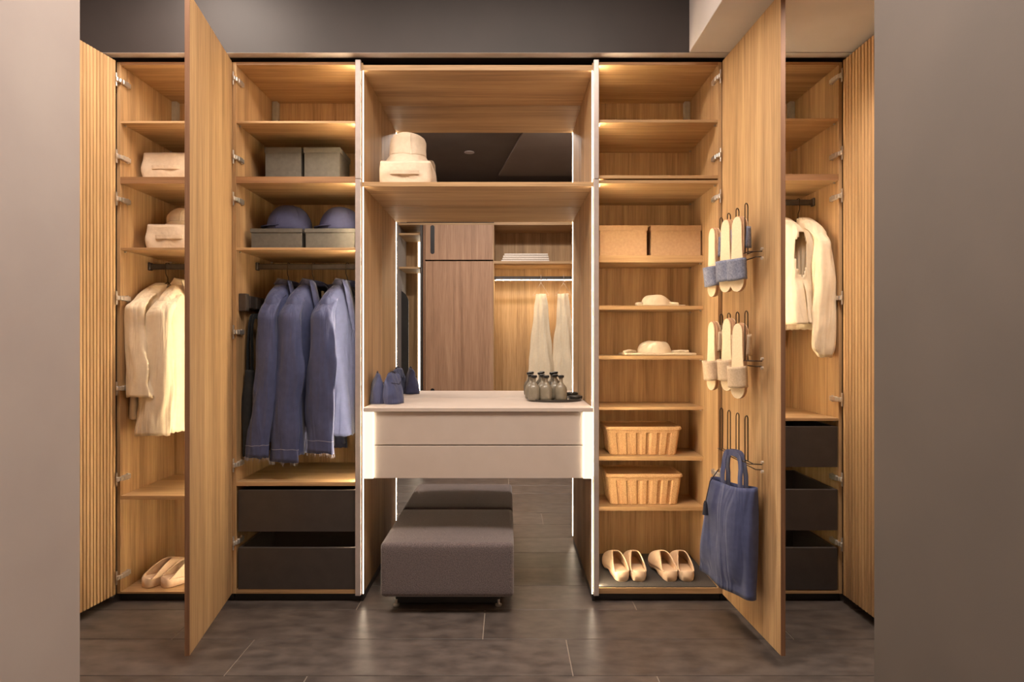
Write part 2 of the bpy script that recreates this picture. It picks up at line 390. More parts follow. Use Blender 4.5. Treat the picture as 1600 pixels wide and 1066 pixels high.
Bc = cabinet('wardrobe', 'oak wardrobe with navy jackets, two dark drawers and smooth open door', 363.5, 561.5,
            [(189,192.5),(276,286),(387,391),(753.5,759.7)], 1, (0,0,417,1.08), [(766,831),(856,921)], bracket=1, drawer_px=(372,557))
Dc = cabinet('wardrobe', 'oak wardrobe with bins, folded cloths, clogs and slipper racks on its door', 930.5, 1127.5,
            [(187,191.5),(274,279),(281.5,286.5),(399,410,1.075),(477.8,483.8,1.075),(555.8,561.9,1.075),(636,641,1.075),(713.5,720,1.075),(792,798.5,1.075)], -1, bracket=-1, bottom=(919,925))
Ec = cabinet('wardrobe', 'rightmost oak wardrobe with cream blouses, three dark drawers and ribbed door', 1128, 1316,
            [(185,189),(272,282),(653.5,658)], -1, (0,0,316.5,1.08), [(666.6,730),(765,829),(856,922)], bracket=-1, drawer_px=(1136,1308.5), bottom=(923.5,928))
door(A, 182.6, 1, math.radians(-98), 178, None, True, (127,246,312,466,607,748,901), wood_v)
door(Bc, 363.6, 1, math.radians(-80.6), 194, None, False, (125,247,312,519,726,847), wood_v)
door(Dc, 1127.4, -1, math.radians(92.2), 192, None, False, (122,244,308,519,741,850), wood_v)
door(Ec, 1315.9, -1, math.radians(90), 186, None, True, (120,241,307,466,624,748,849), wood_v)
# door stays' adjustable feet next to the plinths
for pxx, lab in ((176, 'clear adjustable foot under the leftmost ribbed door'), (1327, 'clear adjustable foot under the rightmost ribbed door')):
    bm = bmesh.new(); tube(bm, [(X(pxx, 1.02), Y(1.02), .0), (X(pxx, 1.02), Y(1.02), .05)], .007, 10)
    o = obj('support_foot', bm, chrome); setp(o, lab, 'foot')
# ---------------------------------------------------------------- niche between the middle wardrobes
niche = thing('vanity_niche', 'lit oak niche between the two middle wardrobes with full height mirror', 'niche', (X(746), Y(1.07), 0))
for x0, x1 in ((561.7, 567), (925.5, 930.3)):
    obj('side_panel', B(X(x0), X(x1), Y(1.0), Y(RMIR), Z(929), Z(98), .0005), wood_v, niche)
    obj('plinth', B(X(x0)+.001, X(x1)-.001, Y(1.004), Y(RMIR), 0, Z(929), .001), black_m, niche)
for x0, x1 in ((556.4, 564.8), (926.8, 935)):
    bm = bmesh.new(); box(bm, X(x0), X(x1), Y(.9935), Y(.9995), Z(929), Z(281.3), .0015); box(bm, X(x0), X(x1), Y(.9935), Y(.9995), Z(280.7), Z(95.8), .0015)
    obj('metal_trim', bm, metal_m, niche, label='pale metal edge profile')
obj('top_panel', B(X(567), X(925.5), Y(1.0), Y(RMIR), Z(110), Z(101.5), .001), wood_h, niche)
obj('shelf', B(X(567), X(925.5), Y(1.0), Y(RMIR)-.0005, Z(291.5), Z(284.4), .001), wood_h, niche)
for xe, sg in ((567, 1), (925.5, -1)):
    for za, zb_ in ((Z(283.9), Z(110.5)), (Z(928), Z(292))):
        x_ = X(xe); obj('led_or_added_glow', B(min(x_-sg*.001, x_+sg*.0013), max(x_-sg*.001, x_+sg*.0013), Y(1.0)+.0005, Y(1.0)+.0040, za if za < zb_ else zb_, zb_ if za < zb_ else za), led_n, niche)
obj('mirror', B(X(561.7), X(930.3), Y(RMIR)+.0002, Y(RMIR)+.005, .0, Z(98)), mirror_m, niche)
obj('back_board', B(X(561.7), X(930.3), Y(RMIR)+.0055, Y(RMIR)+.02, .0, Z(98)), paint_d, niche)
# floating vanity
RV = .985
van = thing('floating_vanity', 'beige floating two drawer vanity with brightly lit ends below the mirror', 'vanity', (X(747, RV), Y(1.06), Z(747)))
vx = lambda p: X(p, RV); vz = lambda p: Z(p, RV)
obj('countertop', B(vx(568), vx(926.8), Y(RV)-.010, Y(RMIR)-.001, vz(643.3), vz(637), .0015), vanity_m, van)
obj('carcass', B(vx(569), vx(926), Y(RV)+.02, Y(RMIR)-.001, vz(747), vz(643.6), .001), vanity_m, van)
for a, b in ((643.9, 695.2), (697.0, 747.5)):
    obj('drawer', B(vx(584.3), vx(910.6), Y(RV), Y(RV)+.019, vz(b), vz(a), .0012), vanity_m, van)
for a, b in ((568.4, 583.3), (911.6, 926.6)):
    obj('end_panel_glow', B(vx(a), vx(b), Y(RV)-.009, Y(RV)+.019, vz(747.5), vz(643.9), .0005), end_glow_m, van, label='end panel with strip light put in as glow')  # side panels lit by the strips, their brightness put in as emission
for px, sg in ((583.4, 1), (911.5, -1)):
    obj('led_or_added_glow', B(vx(px)-.0002, vx(px)+.0002, Y(RV)-.008, Y(RV)-.001, vz(747), vz(644.5)), added_edge_glow, van)  # added glow line, no real strip, grading light across the drawer fronts
# ---------------------------------------------------------------- ottoman
ot = thing('ottoman', 'dark grey felt ottoman with black base in front of the mirror', 'ottoman', (U(-90), Y(1.05), 0))
ox0, ox1 = U(-189.5), U(9.5); oz0, oz1 = U(26), U(107.5)
bm = B(ox0, ox1, Y(.95), Y(1.147), oz0, oz1, .02, 4)
bmesh.ops.subdivide_edges(bm, edges=[e for e in bm.edges if e.calc_length() > .1], cuts=8, use_grid_fill=True)
for v in bm.verts:
    if v.co.z > oz1-.03:
        fx = (v.co.x-ox0)/(ox1-ox0); fy = (v.co.y-Y(.95))/(Y(1.147)-Y(.95))
        v.co.z += .008*math.sin(PI*min(1, max(0, fx)))*math.sin(PI*min(1, max(0, fy)))
obj('cushion', bm, wool_m, ot, smooth=True)
obj('base', B(X(618, .985), X(781, .985), Y(.985), Y(1.13), .012, oz0+.003, .002), black_m, ot)
for px in (619.5, 779):
    for r in (.986, 1.125):
        bm = bmesh.new(); lathe(bm, [(.012, 0), (.014, .002), (.014, .008), (.006, .012), (.006, .03)], 16, (X(px, .986), Y(r), 0))
        obj('foot', bm, chrome, ot)
#PART2
# ---------------------------------------------------------------- wire hangers and garments
def hanger(label, group, px, py, r, yaw=0, wid=.145, rail_h=.013, hook=1, mt=None):
    """hook over the rail at elevation (px,py); arms run front to back"""
    x, y, z = X(px, r), Y(r), Z(py, r)+rail_h+.003
    M = Matrix.Translation((x, y, z)) @ Matrix.Rotation(yaw, 4, 'Z')
    bm = bmesh.new(); pts = []
    for k in range(9):
        a = PI*k/8-.25; pts.append((0, .015*math.cos(a), .012*math.sin(a)-.01))
    pts += [(0, -.012, -.05), (0, 0, -.07), (0, 0, -.09)]
    tube(bm, pts, .002, 6)
    tube(bm, [(0, 0, -.088), (0, wid*.5, -.142), (0, wid, -.190), (0, wid, -.194), (0, 0, -.198), (0, -wid, -.194), (0, -wid, -.190), (0, -wid*.5, -.142)], .0022, 6, closed=True)
    o = obj('wire_hanger', bm, mt or wire_m, None, M=M, local=True, smooth=True)
    setp(o, label, 'hanger', group); return M
def lerp(tab, z):
    for a, b in zip(tab, tab[1:]):
        if z <= a[0] and z >= b[0]:
            k = (a[0]-z)/(a[0]-b[0]+1e-9); k = k
            return [p+(q-p)*k for p, q in zip(a[1:], b[1:])]
    return list(tab[-1][1:])
def garment(name, label, cat, group, M, mt, L=.80, sh=.175, bq=.06, sleeves=True, sl=.62, sw=.075, cuff=.07, st=.032, puffy=False, front=1,
            vneck=.20, open_all=False, collar=True, lapel=.05, flare=1.0, seed=0, bend=.03, lining=None, straps=False, top=-.10, spread=.02, collar_mt=None, lim=None, fray=False):
    root = thing(name, label, cat, group=group, M=M)
    f = front
    tab = [(top, .055, .042), (top-.012, .08, .046), (top-.042, sh*.72, .05), (top-.078, sh*.96, .056), (top-.13, sh, bq), (top-.3, sh*.99, bq*1.1), (-L*.75, sh*1.0*flare**.5, bq*1.12), (-L, sh*1.02*flare, bq*1.2)]
    N = 72; nl = 44; zs = [top, top-.006, top-.012, top-.022, top-.035, top-.048, top-.062, top-.085, top-.11]
    zs += [top-.11-(L+top-.11)*k/nl for k in range(1, nl+1)]
    R = []
    for z in zs:
        a, b = lerp(tab, z); dn = max(0, (top-.08-z))/(L); row = []
        for k in range(N):
            th = 2*PI*(k+.5)/N
            c, s_ = math.cos(th), math.sin(th)
            x = b*math.copysign(abs(c)**.8, c); y = a*math.copysign(abs(s_)**.85, s_)
            fold = (.020*math.sin(5*th+seed+2*z)+.012*math.sin(9*th+2.1*seed+5*z))*dn
            fold += .018*nz((math.cos(th)*1.6, math.sin(th)*1.6, z*3), 1.0, seed)*min(1, dn*3+.15)
            x += fold*(1 if c > 0 else .7)*math.copysign(1, c)*.9; y += fold*.35*s_
            zz = z + (.007*nz((k*.6, seed, 0), 1)+.004*nz((k*2.3, seed, 3), 1) if z == zs[-1] else 0)
            row.append((f*x, y, zz))
        R.append(row)
    bm = bmesh.new(); V = rings(bm, R)
    kill = []
    for fc in bm.faces:
        c = fc.calc_center_median()
        if not sleeves and abs(c.y) > sh*.72 and (c.x/.034)**2+((c.z-(top-.185))/.10)**2 < 1: kill.append(fc); continue
        if f*c.x <= 0: continue
        dz = top-c.z; wv = vneck
        half = .056*(1-dz/wv)**.8 if dz < wv else (.004 if open_all else 0)
        if dz < .012: half = .05
        if open_all and dz >= wv: half = .004+.022*max(0, (dz-wv)/(L))
        if half > .0 and abs(c.y) < half: kill.append(fc)
    bmesh.ops.delete(bm, geom=kill, context='FACES')
    def clampw(b, M):
        if not lim: return
        Mi = M.inverted()
        for v in b.verts:
            p = M @ v.co
            for ax, lo, hi in ((0, lim[0], lim[1]), (1, Y(1.0)-.03, Y(RB)-.014)):
                if p[ax] > hi-.02: p[ax] = hi-.02*math.exp(-(p[ax]-(hi-.02))/.02)
                if p[ax] < lo+.02: p[ax] = lo+.02*math.exp(-((lo+.02)-p[ax])/.02)
            v.co = Mi @ p
    clampw(bm, M)
    obj('body', bm, mt, root, local=True, smooth=True, solid=.0035, off=1)
    if lining:
        bm = bmesh.new(); RR = [[(f*(-x_*0-.0)+p[0]*.90, p[1]*.93, p[2]) for p in row] for row in R[1:30] for x_ in (0,)]
        V = rings(bm, RR); kill = [fc for fc in bm.faces if f*fc.calc_center_median().x > .0 and abs(fc.calc_center_median().y) < .06]
        bmesh.ops.delete(bm, geom=kill, context='FACES')
        clampw(bm, M); obj('lining', bm, lining, root, local=True, smooth=True, label='darker inner lining')
        bm = bmesh.new(); band(bm, [(f*(.030), .030, top-.03), (f*.036, .026, top-.10), (f*.046, .018, top-.2), (f*.05, .010, top-.27)], [(0, .020, 0), (0, .022, 0), (0, .018, 0), (0, .004, 0)], .002)
        obj('inner_facing', bm, cream_m, root, local=True, label='cream inner facing strip')
    if collar:
        # stand collar round the back, turning into lapels along the front V
        bm = bmesh.new(); P = []; Wd = []
        n1 = 10
        for k in range(n1+1):                     # left lapel tip up to the neck
            q = k/n1; z = top-vneck*(1-q)*.98; a, b = lerp(tab, z); yy = -(.048*q+.004)
            P.append(Vector((f*(b*1.04+.004), yy, z))); Wd.append((Vector((f*.010, -1, .15)).normalized(), .012+lapel*math.sin(PI*min(1, q*1.15)*.62)))
        n2 = 16
        for k in range(1, n2):
            th = -PI*.30-(PI*1.40)*k/n2
            P.append(Vector((f*.048*math.cos(th), .060*math.sin(th), top+.012+.018*math.sin(PI*k/n2))))
            d = Vector((f*math.cos(th), math.sin(th), -1.5)).normalized(); Wd.append((d, .036))
        for k in range(n1, -1, -1):
            q = k/n1; z = top-vneck*(1-q)*.98; a, b = lerp(tab, z); yy = (.048*q+.004)
            P.append(Vector((f*(b*1.04+.004), yy, z))); Wd.append((Vector((f*.010, 1, .15)).normalized(), .012+lapel*math.sin(PI*min(1, q*1.15)*.62)))
        RR = [[p, p+d*w_*.5+Vector((f*.006, 0, .004)), p+d*w_+Vector((f*.003, 0, 0))] for p, (d, w_) in zip(P, Wd)]
        rings(bm, RR, closed=False); clampw(bm, M)
        obj('collar', bm, collar_mt or mt, root, local=True, smooth=True, solid=.003, off=1)
    if sleeves:
        for sg in (-1, 1):
            R = []; n = 40
            for i in range(n+1):
                q = i/n; z = top-.047-sl*q
                if q < .12:
                    k = math.sin(q/.12*PI/2); wx = .040+(sw*.8-.040)*k; wy = .010+(st-.010)*k
                else:
                    k = (q-.12)/.88; k2 = min(1, k*3); wx = (sw*.8+(sw-sw*.8)*k2)+(cuff-sw)*k; wy = st*(1-.25*k)
                if puffy:
                    wx *= 1+.28*math.sin(PI*min(1, max(0, (q-.2)/.78)))**1.0; wy *= 1+.35*math.sin(PI*min(1, max(0, (q-.25)/.73)))
                    if q > .94: wx *= 1-(q-.94)*6.5; wy *= 1-(q-.94)*5
                cx_ = f*(.004+bend*q*q+.006*math.sin(q*9+seed)); cy = sg*(sh-.068+.076*min(1, q/.14)**.6+spread*q+.004*math.sin(q*7+seed))
                row = []
                for k in range(28):
                    th = 2*PI*k/28; c, s_ = math.cos(th), math.sin(th)
                    fo = 1+(.10*math.sin(3*th+seed+q*5)+.05*math.sin(7*th+2*seed-q*4))*min(1, q*3)+.20*nz((c*1.5, s_*1.5, q*5+sg), 1.2, seed)
                    zz = z-sg*s_*wy*.8*max(0, 1-q/.16)-.35*wx*abs(c)*max(0, 1-q/.22)+(.006*nz((k*1.9, seed, sg), 1) if i == n else 0)+.004*nz((c, s_, q*30), 2, seed)
                    row.append((cx_+wx*c*fo, cy+wy*s_*fo, zz))
                R.append(row)
            bm = bmesh.new(); rings(bm, R, True, True, False); clampw(bm, M)
            last, seam = [Vector(p) for p in R[-1]], [Vector(p) for p in R[-4]]
            sl_o = obj('sleeve', bm, mt, root, local=True, smooth=True, solid=.003, off=-1)
            if fray and sg*1 < 0:
                Mi = M.inverted(); rnd = random.Random(seed*5+sg); bm = bmesh.new()
                for k in range(46):
                    a = rnd.randrange(28); p = last[a].lerp(last[(a+1) % 28], rnd.random())
                    tube(bm, [p+Vector((0, 0, .002)), p+Vector((rnd.uniform(-.004, .004), rnd.uniform(-.003, .003), -rnd.uniform(.006, .018)))], .0006, 3)
                clampw(bm, M); o = obj('frayed_threads', bm, thread_m, sl_o, local=True); o['kind'] = 'stuff'
                cen = sum(seam, Vector())/28; bm = bmesh.new(); tube(bm, [cen+(p-cen)*1.02 for p in seam], .0008, 4, closed=True); clampw(bm, M); obj('stitching', bm, thread_m, sl_o, local=True)
    if straps:
        for yy in (-.02, .02):
            bm = bmesh.new(); band(bm, [(f*(.05), yy, -L+.03), (f*(.052), yy*1.1, -L-.03), (f*(.045), yy*1.5, -L-.075)], (0, .02, 0), .003)
            obj('tie', bm, mt, root, local=True)
    return root
lin = cream_m
LA = (X(188.5), X(357)); LE = (X(1134), X(1310))
# leftmost wardrobe
M = hanger('dark wire hanger holding the cream collarless blouse in the leftmost wardrobe', 'wire hangers', 262, 417, 1.08, math.radians(-14))
garment('blouse', 'cream collarless blouse with raw cuffs, left garment of leftmost wardrobe', 'blouse', 'cream garments', M, cream_m, L=.72, sh=.185, sl=.47, sw=.058, cuff=.068, st=.030, vneck=.17, collar=False, seed=1, bend=.05, lim=LA)
M = hanger('dark wire hanger mostly hidden behind the left smooth door', 'wire hangers', 291, 417, 1.08, math.radians(-6))
garment('jacket', 'cream jacket with tie ends, half hidden behind the left smooth door', 'jacket', 'cream garments', M, cream_m, L=.78, sh=.18, sl=.64, sw=.072, cuff=.078, st=.034, vneck=.22, seed=2, bend=-.03, straps=True, lim=LA)
# navy jackets
for px, yaw, sd, bd, lb, L, sl, sw in ((451, -8, 3, -.045, 'left navy jacket, turned edge on and tucked behind the middle one', .82, .74, .05),
                          (490, -17, 4, -.02, 'middle navy jacket, longest of three, with frayed hem and open front', .88, .76, .070),
                          (543, -22, 5, .0, 'right navy jacket beside the metal post, frayed cuff almost touching it', .80, .72, .070)):
    M = hanger('dark wire hanger of the %s jacket' % lb.split(' navy')[0]+' navy', 'wire hangers', px, 417, 1.08, math.radians(yaw))
    garment('jacket', lb, 'jacket', 'navy jackets on the rail', M, navy_m, L=L, sh=.18, sl=sl, sw=sw, cuff=sw*1.0, st=.030, vneck=.34, open_all=True, lining=navyd_m, seed=sd, bend=bd, bq=.062, lim=(X(369.5), X(555.5)), fray=True)
# rightmost wardrobe
M = hanger('dark wire hanger holding the puff sleeved blouse in the rightmost wardrobe', 'wire hangers', 1247, 316.5, 1.08, math.radians(9))
garment('blouse', 'cream blouse with gathered puff sleeves, right garment of rightmost wardrobe', 'blouse', 'cream garments', M, cream_m, L=.62, sh=.18, sl=.60, sw=.042, cuff=.052, st=.032, vneck=.15, collar=False, front=-1, seed=6, bend=.0, puffy=True, lim=LE)
M = hanger('dark wire hanger of the sleeveless top beside the right smooth door', 'wire hangers', 1213, 316.5, 1.08, math.radians(14))
garment('sleeveless_top', 'cream sleeveless top with raw armholes beside the right smooth door', 'top', 'cream garments', M, cream_m, L=.60, sh=.175, sleeves=False, vneck=.13, collar=False, front=-1, seed=7, flare=1.25, bq=.07, lim=LE)
# ---------------------------------------------------------------- pull-out tie rack and black tote in the navy wardrobe
xs_ = X(363.5+PT)
t = thing('pullout_rack', 'dark bronze pull-out rack on the side of the navy jacket wardrobe', 'rack', (xs_+.02, Y(1.08), Z(471)))
obj('runner', B(xs_, xs_+.022, Y(1.02), Y(1.145), Z(482), Z(460), .002), rail_m, t)
obj('end_cap', B(xs_, xs_+.035, Y(1.008), Y(1.02), Z(486), Z(458), .003), rail_m, t)
for k in range(4):
    obj('hook', B(xs_+.022, xs_+.034, Y(1.024+.028*k), Y(1.042+.028*k), Z(481), Z(461), .003), rail_m, t)
def tote(name, label, M, w_, h_, th, mt, handles, hd, seed=0, sag=.012, group=None, bottomdrop=.0, shift=0, topw=.74):
    """local: X width, Y thickness, Z up; top edge at z=0"""
    root = thing(name, label, 'bag', M=M, group=group); R = []; n = 26; N = 56
    for i in range(n+1):
        q = i/n; row = []
        for k in range(N):
            a = 2*PI*k/N; c, s_ = math.cos(a), math.sin(a)
            ww = w_/2*(topw+(1-topw)*q); tt = th/2*(.25+.75*math.sin(PI*min(.96, q+.04))**.6)
            x = ww*math.copysign(abs(c)**.35, c); y = tt*math.copysign(abs(s_)**.7, s_)
            y += .016*nz((x*9, q*2.2, s_*.5), 1, seed)*(1-abs(c)**6)
            y += .008*math.sin(x*38+seed+q*2)*(1-q*.3)*(1 if s_ > 0 else -1)*(1-abs(c)**4)
            z = -h_*q-sag*math.cos(x/ww*PI/2)*(1-q)*.8-sag*.7*math.cos(x/ww*PI/2)*q-bottomdrop*(x/w_)*q
            row.append((x+shift*(1-q), y, z))
        R.append(row)
    bm = bmesh.new(); rings(bm, R, True, False, True); obj('body', bm, mt, root, local=True, smooth=True, solid=.002)
    for sg in (-1, 1):
        bm = bmesh.new(); pts = []
        for k in range(15):
            q = k/14; a = PI*q; xx = -handles*math.cos(a); pts.append((-handles*math.copysign(abs(math.cos(a))**.45, math.cos(a)), sg*(th*.12+.004)*(1 if k in (0, 1, 13, 14) else .7), -.06+(hd+.06)*math.sin(a)**.45))
        wv = []
        for k in range(15):
            a = PI*k/14; wv.append(Vector((.024*abs(math.cos(a))**.5+.002, .0, .024*math.sin(a))))
        R = []
        for k, p in enumerate(pts):
            p = Vector(p)+Vector((shift, 0, 0)); a = PI*k/14; nrm = Vector((math.cos(a), 0, -math.sin(a)))*.011; y_ = Vector((0, .0015, 0))
            R.append([p-nrm-y_, p+nrm-y_, p+nrm+y_, p-nrm+y_])
        rings(bm, R, True, True, True); obj('handle', bm, mt, root, local=True)
    return root
Mt = Matrix.Translation((xs_+.036, Y(1.048), Z(577, 1.045))) @ Matrix.Rotation(math.radians(82), 4, 'Z')
tote('tote_bag', 'flat black tote bag hanging edge on from the dark rack', Mt, .21, .385, .05, blackc_m, .055, .245, seed=3, sag=.006)
# ---------------------------------------------------------------- storage boxes
def lidded(name, label, group, px0, px1, py0, r, dep, zs_, mt, lid_h=.026, zoff=0):
    x0, x1 = X(px0, r), X(px1, r); zt = Z(py0, r)
    t = thing(name, label, 'box', ((x0+x1)/2, Y(r)+dep/2, zs_), group=group)
    bm = bmesh.new(); e = .003; 
    box(bm, x0+e, x1-e, Y(r)+e, Y(r)+dep-e, zs_+.0005, zt-.004, .0015)
    obj('body', bm, mt, t)
    bm = bmesh.new(); g = .0025
    box(bm, x0, x1, Y(r), Y(r)+dep, zt-g, zt, .001); box(bm, x0, x1, Y(r), Y(r)+g, zt-lid_h, zt-g); box(bm, x0, x1, Y(r)+dep-g, Y(r)+dep, zt-lid_h, zt-g)
    box(bm, x0, x0+g, Y(r)+g, Y(r)+dep-g, zt-lid_h, zt-g); box(bm, x1-g, x1, Y(r)+g, Y(r)+dep-g, zt-lid_h, zt-g)
    o = obj('lid', bm, mt, t)
    return t
lidded('storage_box', 'left grey lidded box on the upper shelf of the navy wardrobe', 'grey storage boxes', 413, 471, 230, 1.05, .19, Z(276), greybox_m)
lidded('storage_box', 'right grey lidded box on the upper shelf of the navy wardrobe', 'grey storage boxes', 474, 531.5, 230, 1.05, .19, Z(276), greybox_m)
lidded('storage_box', 'left low grey box under a navy cap', 'grey storage boxes', 391, 472, 357, 1.025, .26, Z(387), greybox_m, .018)
lidded('storage_box', 'right low grey box under a navy cap next to the post', 'grey storage boxes', 476, 555, 357, 1.025, .26, Z(387), greybox_m, .018)
lidded('storage_box', 'left tan cardboard box above the open shelves', 'tan cardboard boxes', 936, 1012, 352, 1.08, .20, Z(399, 1.075), kraft_m)
lidded('storage_box', 'right tan cardboard box above the open shelves', 'tan cardboard boxes', 1017, 1096.5, 352, 1.08, .20, Z(399, 1.075), kraft_m)
def cap(label, px, pyb, r, rad, h, yaw, mt, group=None, name='cap', billlen=.07):
    x, y, z = X(px, r), Y(r), Z(pyb, r)
    M = Matrix.Translation((x, y, z)) @ Matrix.Rotation(yaw, 4, 'Z'); t = thing(name, label, 'cap', group=group, M=M)
    bm = bmesh.new(); R = []
    for i in range(14):
        q = i/13*PI/2; rr = rad*math.cos(q)**.75 if i < 13 else .004; z_ = h*math.sin(q)
        R.append([(rr*math.cos(a)*(1+.012*abs(math.sin(3*a))), rr*1.12*math.sin(a)*(1+.012*abs(math.sin(3*a))), z_) for a in [2*PI*k/48 for k in range(48)]])
    rings(bm, R, True, False, True); warp(bm, .004, 14, 5); obj('crown', bm, mt, t, local=True, smooth=True, solid=.002)
    bm = bmesh.new(); lathe(bm, [(.007, h-.001), (.006, h+.003), (.001, h+.005)], 12); obj('button', bm, mt, t, local=True)
    bm = bmesh.new(); R = []
    for k in range(17):
        a = -PI*.80+PI*.60*k/16; e = math.sin(PI*k/16)**.6
        p0 = Vector((rad*math.cos(a), rad*1.12*math.sin(a), .020)); d = Vector((math.cos(a)*.35, -1, 0)).normalized()
        R.append([p0+d*(billlen*e*q) - Vector((0, 0, -.002+.003*q*q*e+.002*abs(math.cos(a))*e*q)) for q in (0, .25, .5, .75, 1)])
    rings(bm, R, False); obj('bill', bm, mt, t, local=True, smooth=True, solid=.003)
    for k in range(3):
        bm = bmesh.new(); a = PI*k/3+.3; pts = [(rad*1.01*math.cos(q)**.75*math.cos(a), rad*1.13*math.cos(q)**.75*math.sin(a), h*1.01*math.sin(q)) for q in [i/12*PI/2*.97 for i in range(13)]]
        pts += [(-p[0], -p[1], p[2]) for p in pts[::-1]]; tube(bm, pts, .0012, 5); obj('seam', bm, mt, t, local=True)
    return t
cap('navy cap on the left low grey box', 453, 364.2, 1.07, .092, .126, math.radians(-62), capn_m, 'navy caps', billlen=.026)
cap('navy cap on the right low grey box next to the post', 533, 364.2, 1.07, .088, .118, math.radians(-66), capn_m, 'navy caps', billlen=.026)
# canvas baskets with a tab handle
def basket(label, group, px0, px1, pyt, r, dep, zs_, seed, tab=True):
    x0, x1, zt = X(px0, r), X(px1, r), Z(pyt, r)
    t = thing('canvas_basket', label, 'basket', ((x0+x1)/2, Y(r)+dep/2, zs_), group=group)
    bm = bmesh.new(); n = 10; R = []
    def ring(ins, z, N=80):
        out = []; hx, hy = (x1-x0)/2-ins, dep/2-ins
        for k in range(N):
            a = 2*PI*k/N; c, s_ = math.cos(a), math.sin(a); m_ = (abs(c)**16+abs(s_)**16)**(1/16)
            out.append(((x0+x1)/2+hx*c/m_, Y(r)+dep/2+hy*s_/m_, z))
        return out
    for i in range(n+1): R.append(ring(.006*(1-math.sin(PI*i/n)), zs_+.001+(zt-zs_-.001)*i/n))
    for i in range(1, 5): R.append(ring(.006+.004*i, zt-.004-.010*i))
    R.append(ring(.05, zs_+.015))
    rings(bm, R, True, True, True)
    for v in bm.verts:
        q = (v.co.z-zs_)/(zt-zs_); k = math.sin(PI*max(0, min(1, q)))
        v.co += Vector((nz(v.co, 18, seed), nz(v.co, 18, seed+5), 0))*.010*k + Vector((0, 0, .004*nz(v.co, 12, seed+9)*q))
    obj('body', bm, canvas_m, t, smooth=True)
    if tab:
        zc = zs_+(zt-zs_)*.52; xc = (x0+x1)/2; hw = (x1-x0)*.27
        bm = bmesh.new(); R = []
        for k in range(13):
            q = k/12; x = xc-hw+2*hw*q; b_ = .003*math.sin(PI*q)**.4
            R.append([(x, Y(r)-.004-b_, zc-.009), (x, Y(r)-.006-b_, zc+.007), (x, Y(r)-.002-b_, zc+.007), (x, Y(r)-b_, zc-.009)])
        rings(bm, R, True, True, True); obj('handle', bm, canvas_m, t)
    return t
basket('cream canvas basket on the second shelf of the leftmost wardrobe', 'cream canvas baskets', 219, 300, 238, 1.04, .22, Z(276.5), 1)
basket('lower cream canvas basket with a hat on it in the leftmost wardrobe', 'cream canvas baskets', 225, 304, 350.5, 1.03, .24, Z(387), 2)
basket('cream canvas basket under the bucket hat on the niche shelf', 'cream canvas baskets', 590.5, 674, 250.5, 1.02, .24, Z(284.4), 3)
def bucket(label, px, pyb, r, hgt, rt, rbm, rbrim, hb, seed, group):
    x, y, z = X(px, r), Y(r), Z(pyb, r); t = thing('bucket_hat', label, 'hat', (x, y, z), group=group)
    prof = [(rbrim, .002), ((rbrim+rbm)/2, hb*.45), (rbm, hb)]
    prof2 = [(rbm, hb), (rbm*.98, hb+(hgt-hb)*.25), (rbm*.95, hb+(hgt-hb)*.55), ((rbm+rt)/2*1.0, hb+(hgt-hb)*.80), (rt, hgt-.004), (rt*.8, hgt), (.004, hgt+.001)]
    def mk(pr, nm, cap1):
        bm = bmesh.new(); R = []
        for (ra, za), (rb_, zb_) in zip(pr, pr[1:]):
            for i in range(4):
                q = i/4; R.append([(x+(ra+(rb_-ra)*q)*math.cos(a), y+(ra+(rb_-ra)*q)*1.05*math.sin(a), z+za+(zb_-za)*q) for a in [2*PI*k/56 for k in range(56)]])
        ra, za = pr[-1]; R.append([(x+ra*math.cos(a), y+ra*1.05*math.sin(a), z+za) for a in [2*PI*k/56 for k in range(56)]])
        rings(bm, R, True, False, cap1); warp(bm, .010, 13, seed, zlock=z); obj(nm, bm, canvas_m, t, smooth=True, solid=.003)
    mk(prof, 'brim', False); mk(prof2, 'crown', True)
    bm = bmesh.new(); a0 = math.radians(-75); pts = [(x+rr*1.0*math.cos(a0), y+rr*1.05*math.sin(a0)-.003, z+zz) for rr, zz in prof2[:5]]
    band(bm, pts, (.008, 0, 0), .003); warp(bm, .010, 13, seed, zlock=z); obj('seam', bm, canvas_m, t)
bucket('cream bucket hat sitting on the canvas basket in the niche', 638, 265.0, 1.075, .152, .072, .084, .118, .050, 4, 'cream hats')
bucket('cream hat on the lower canvas basket, partly behind the left smooth door', 288, 360.3, 1.09, .098, .045, .072, .095, .030, 5, 'cream hats')
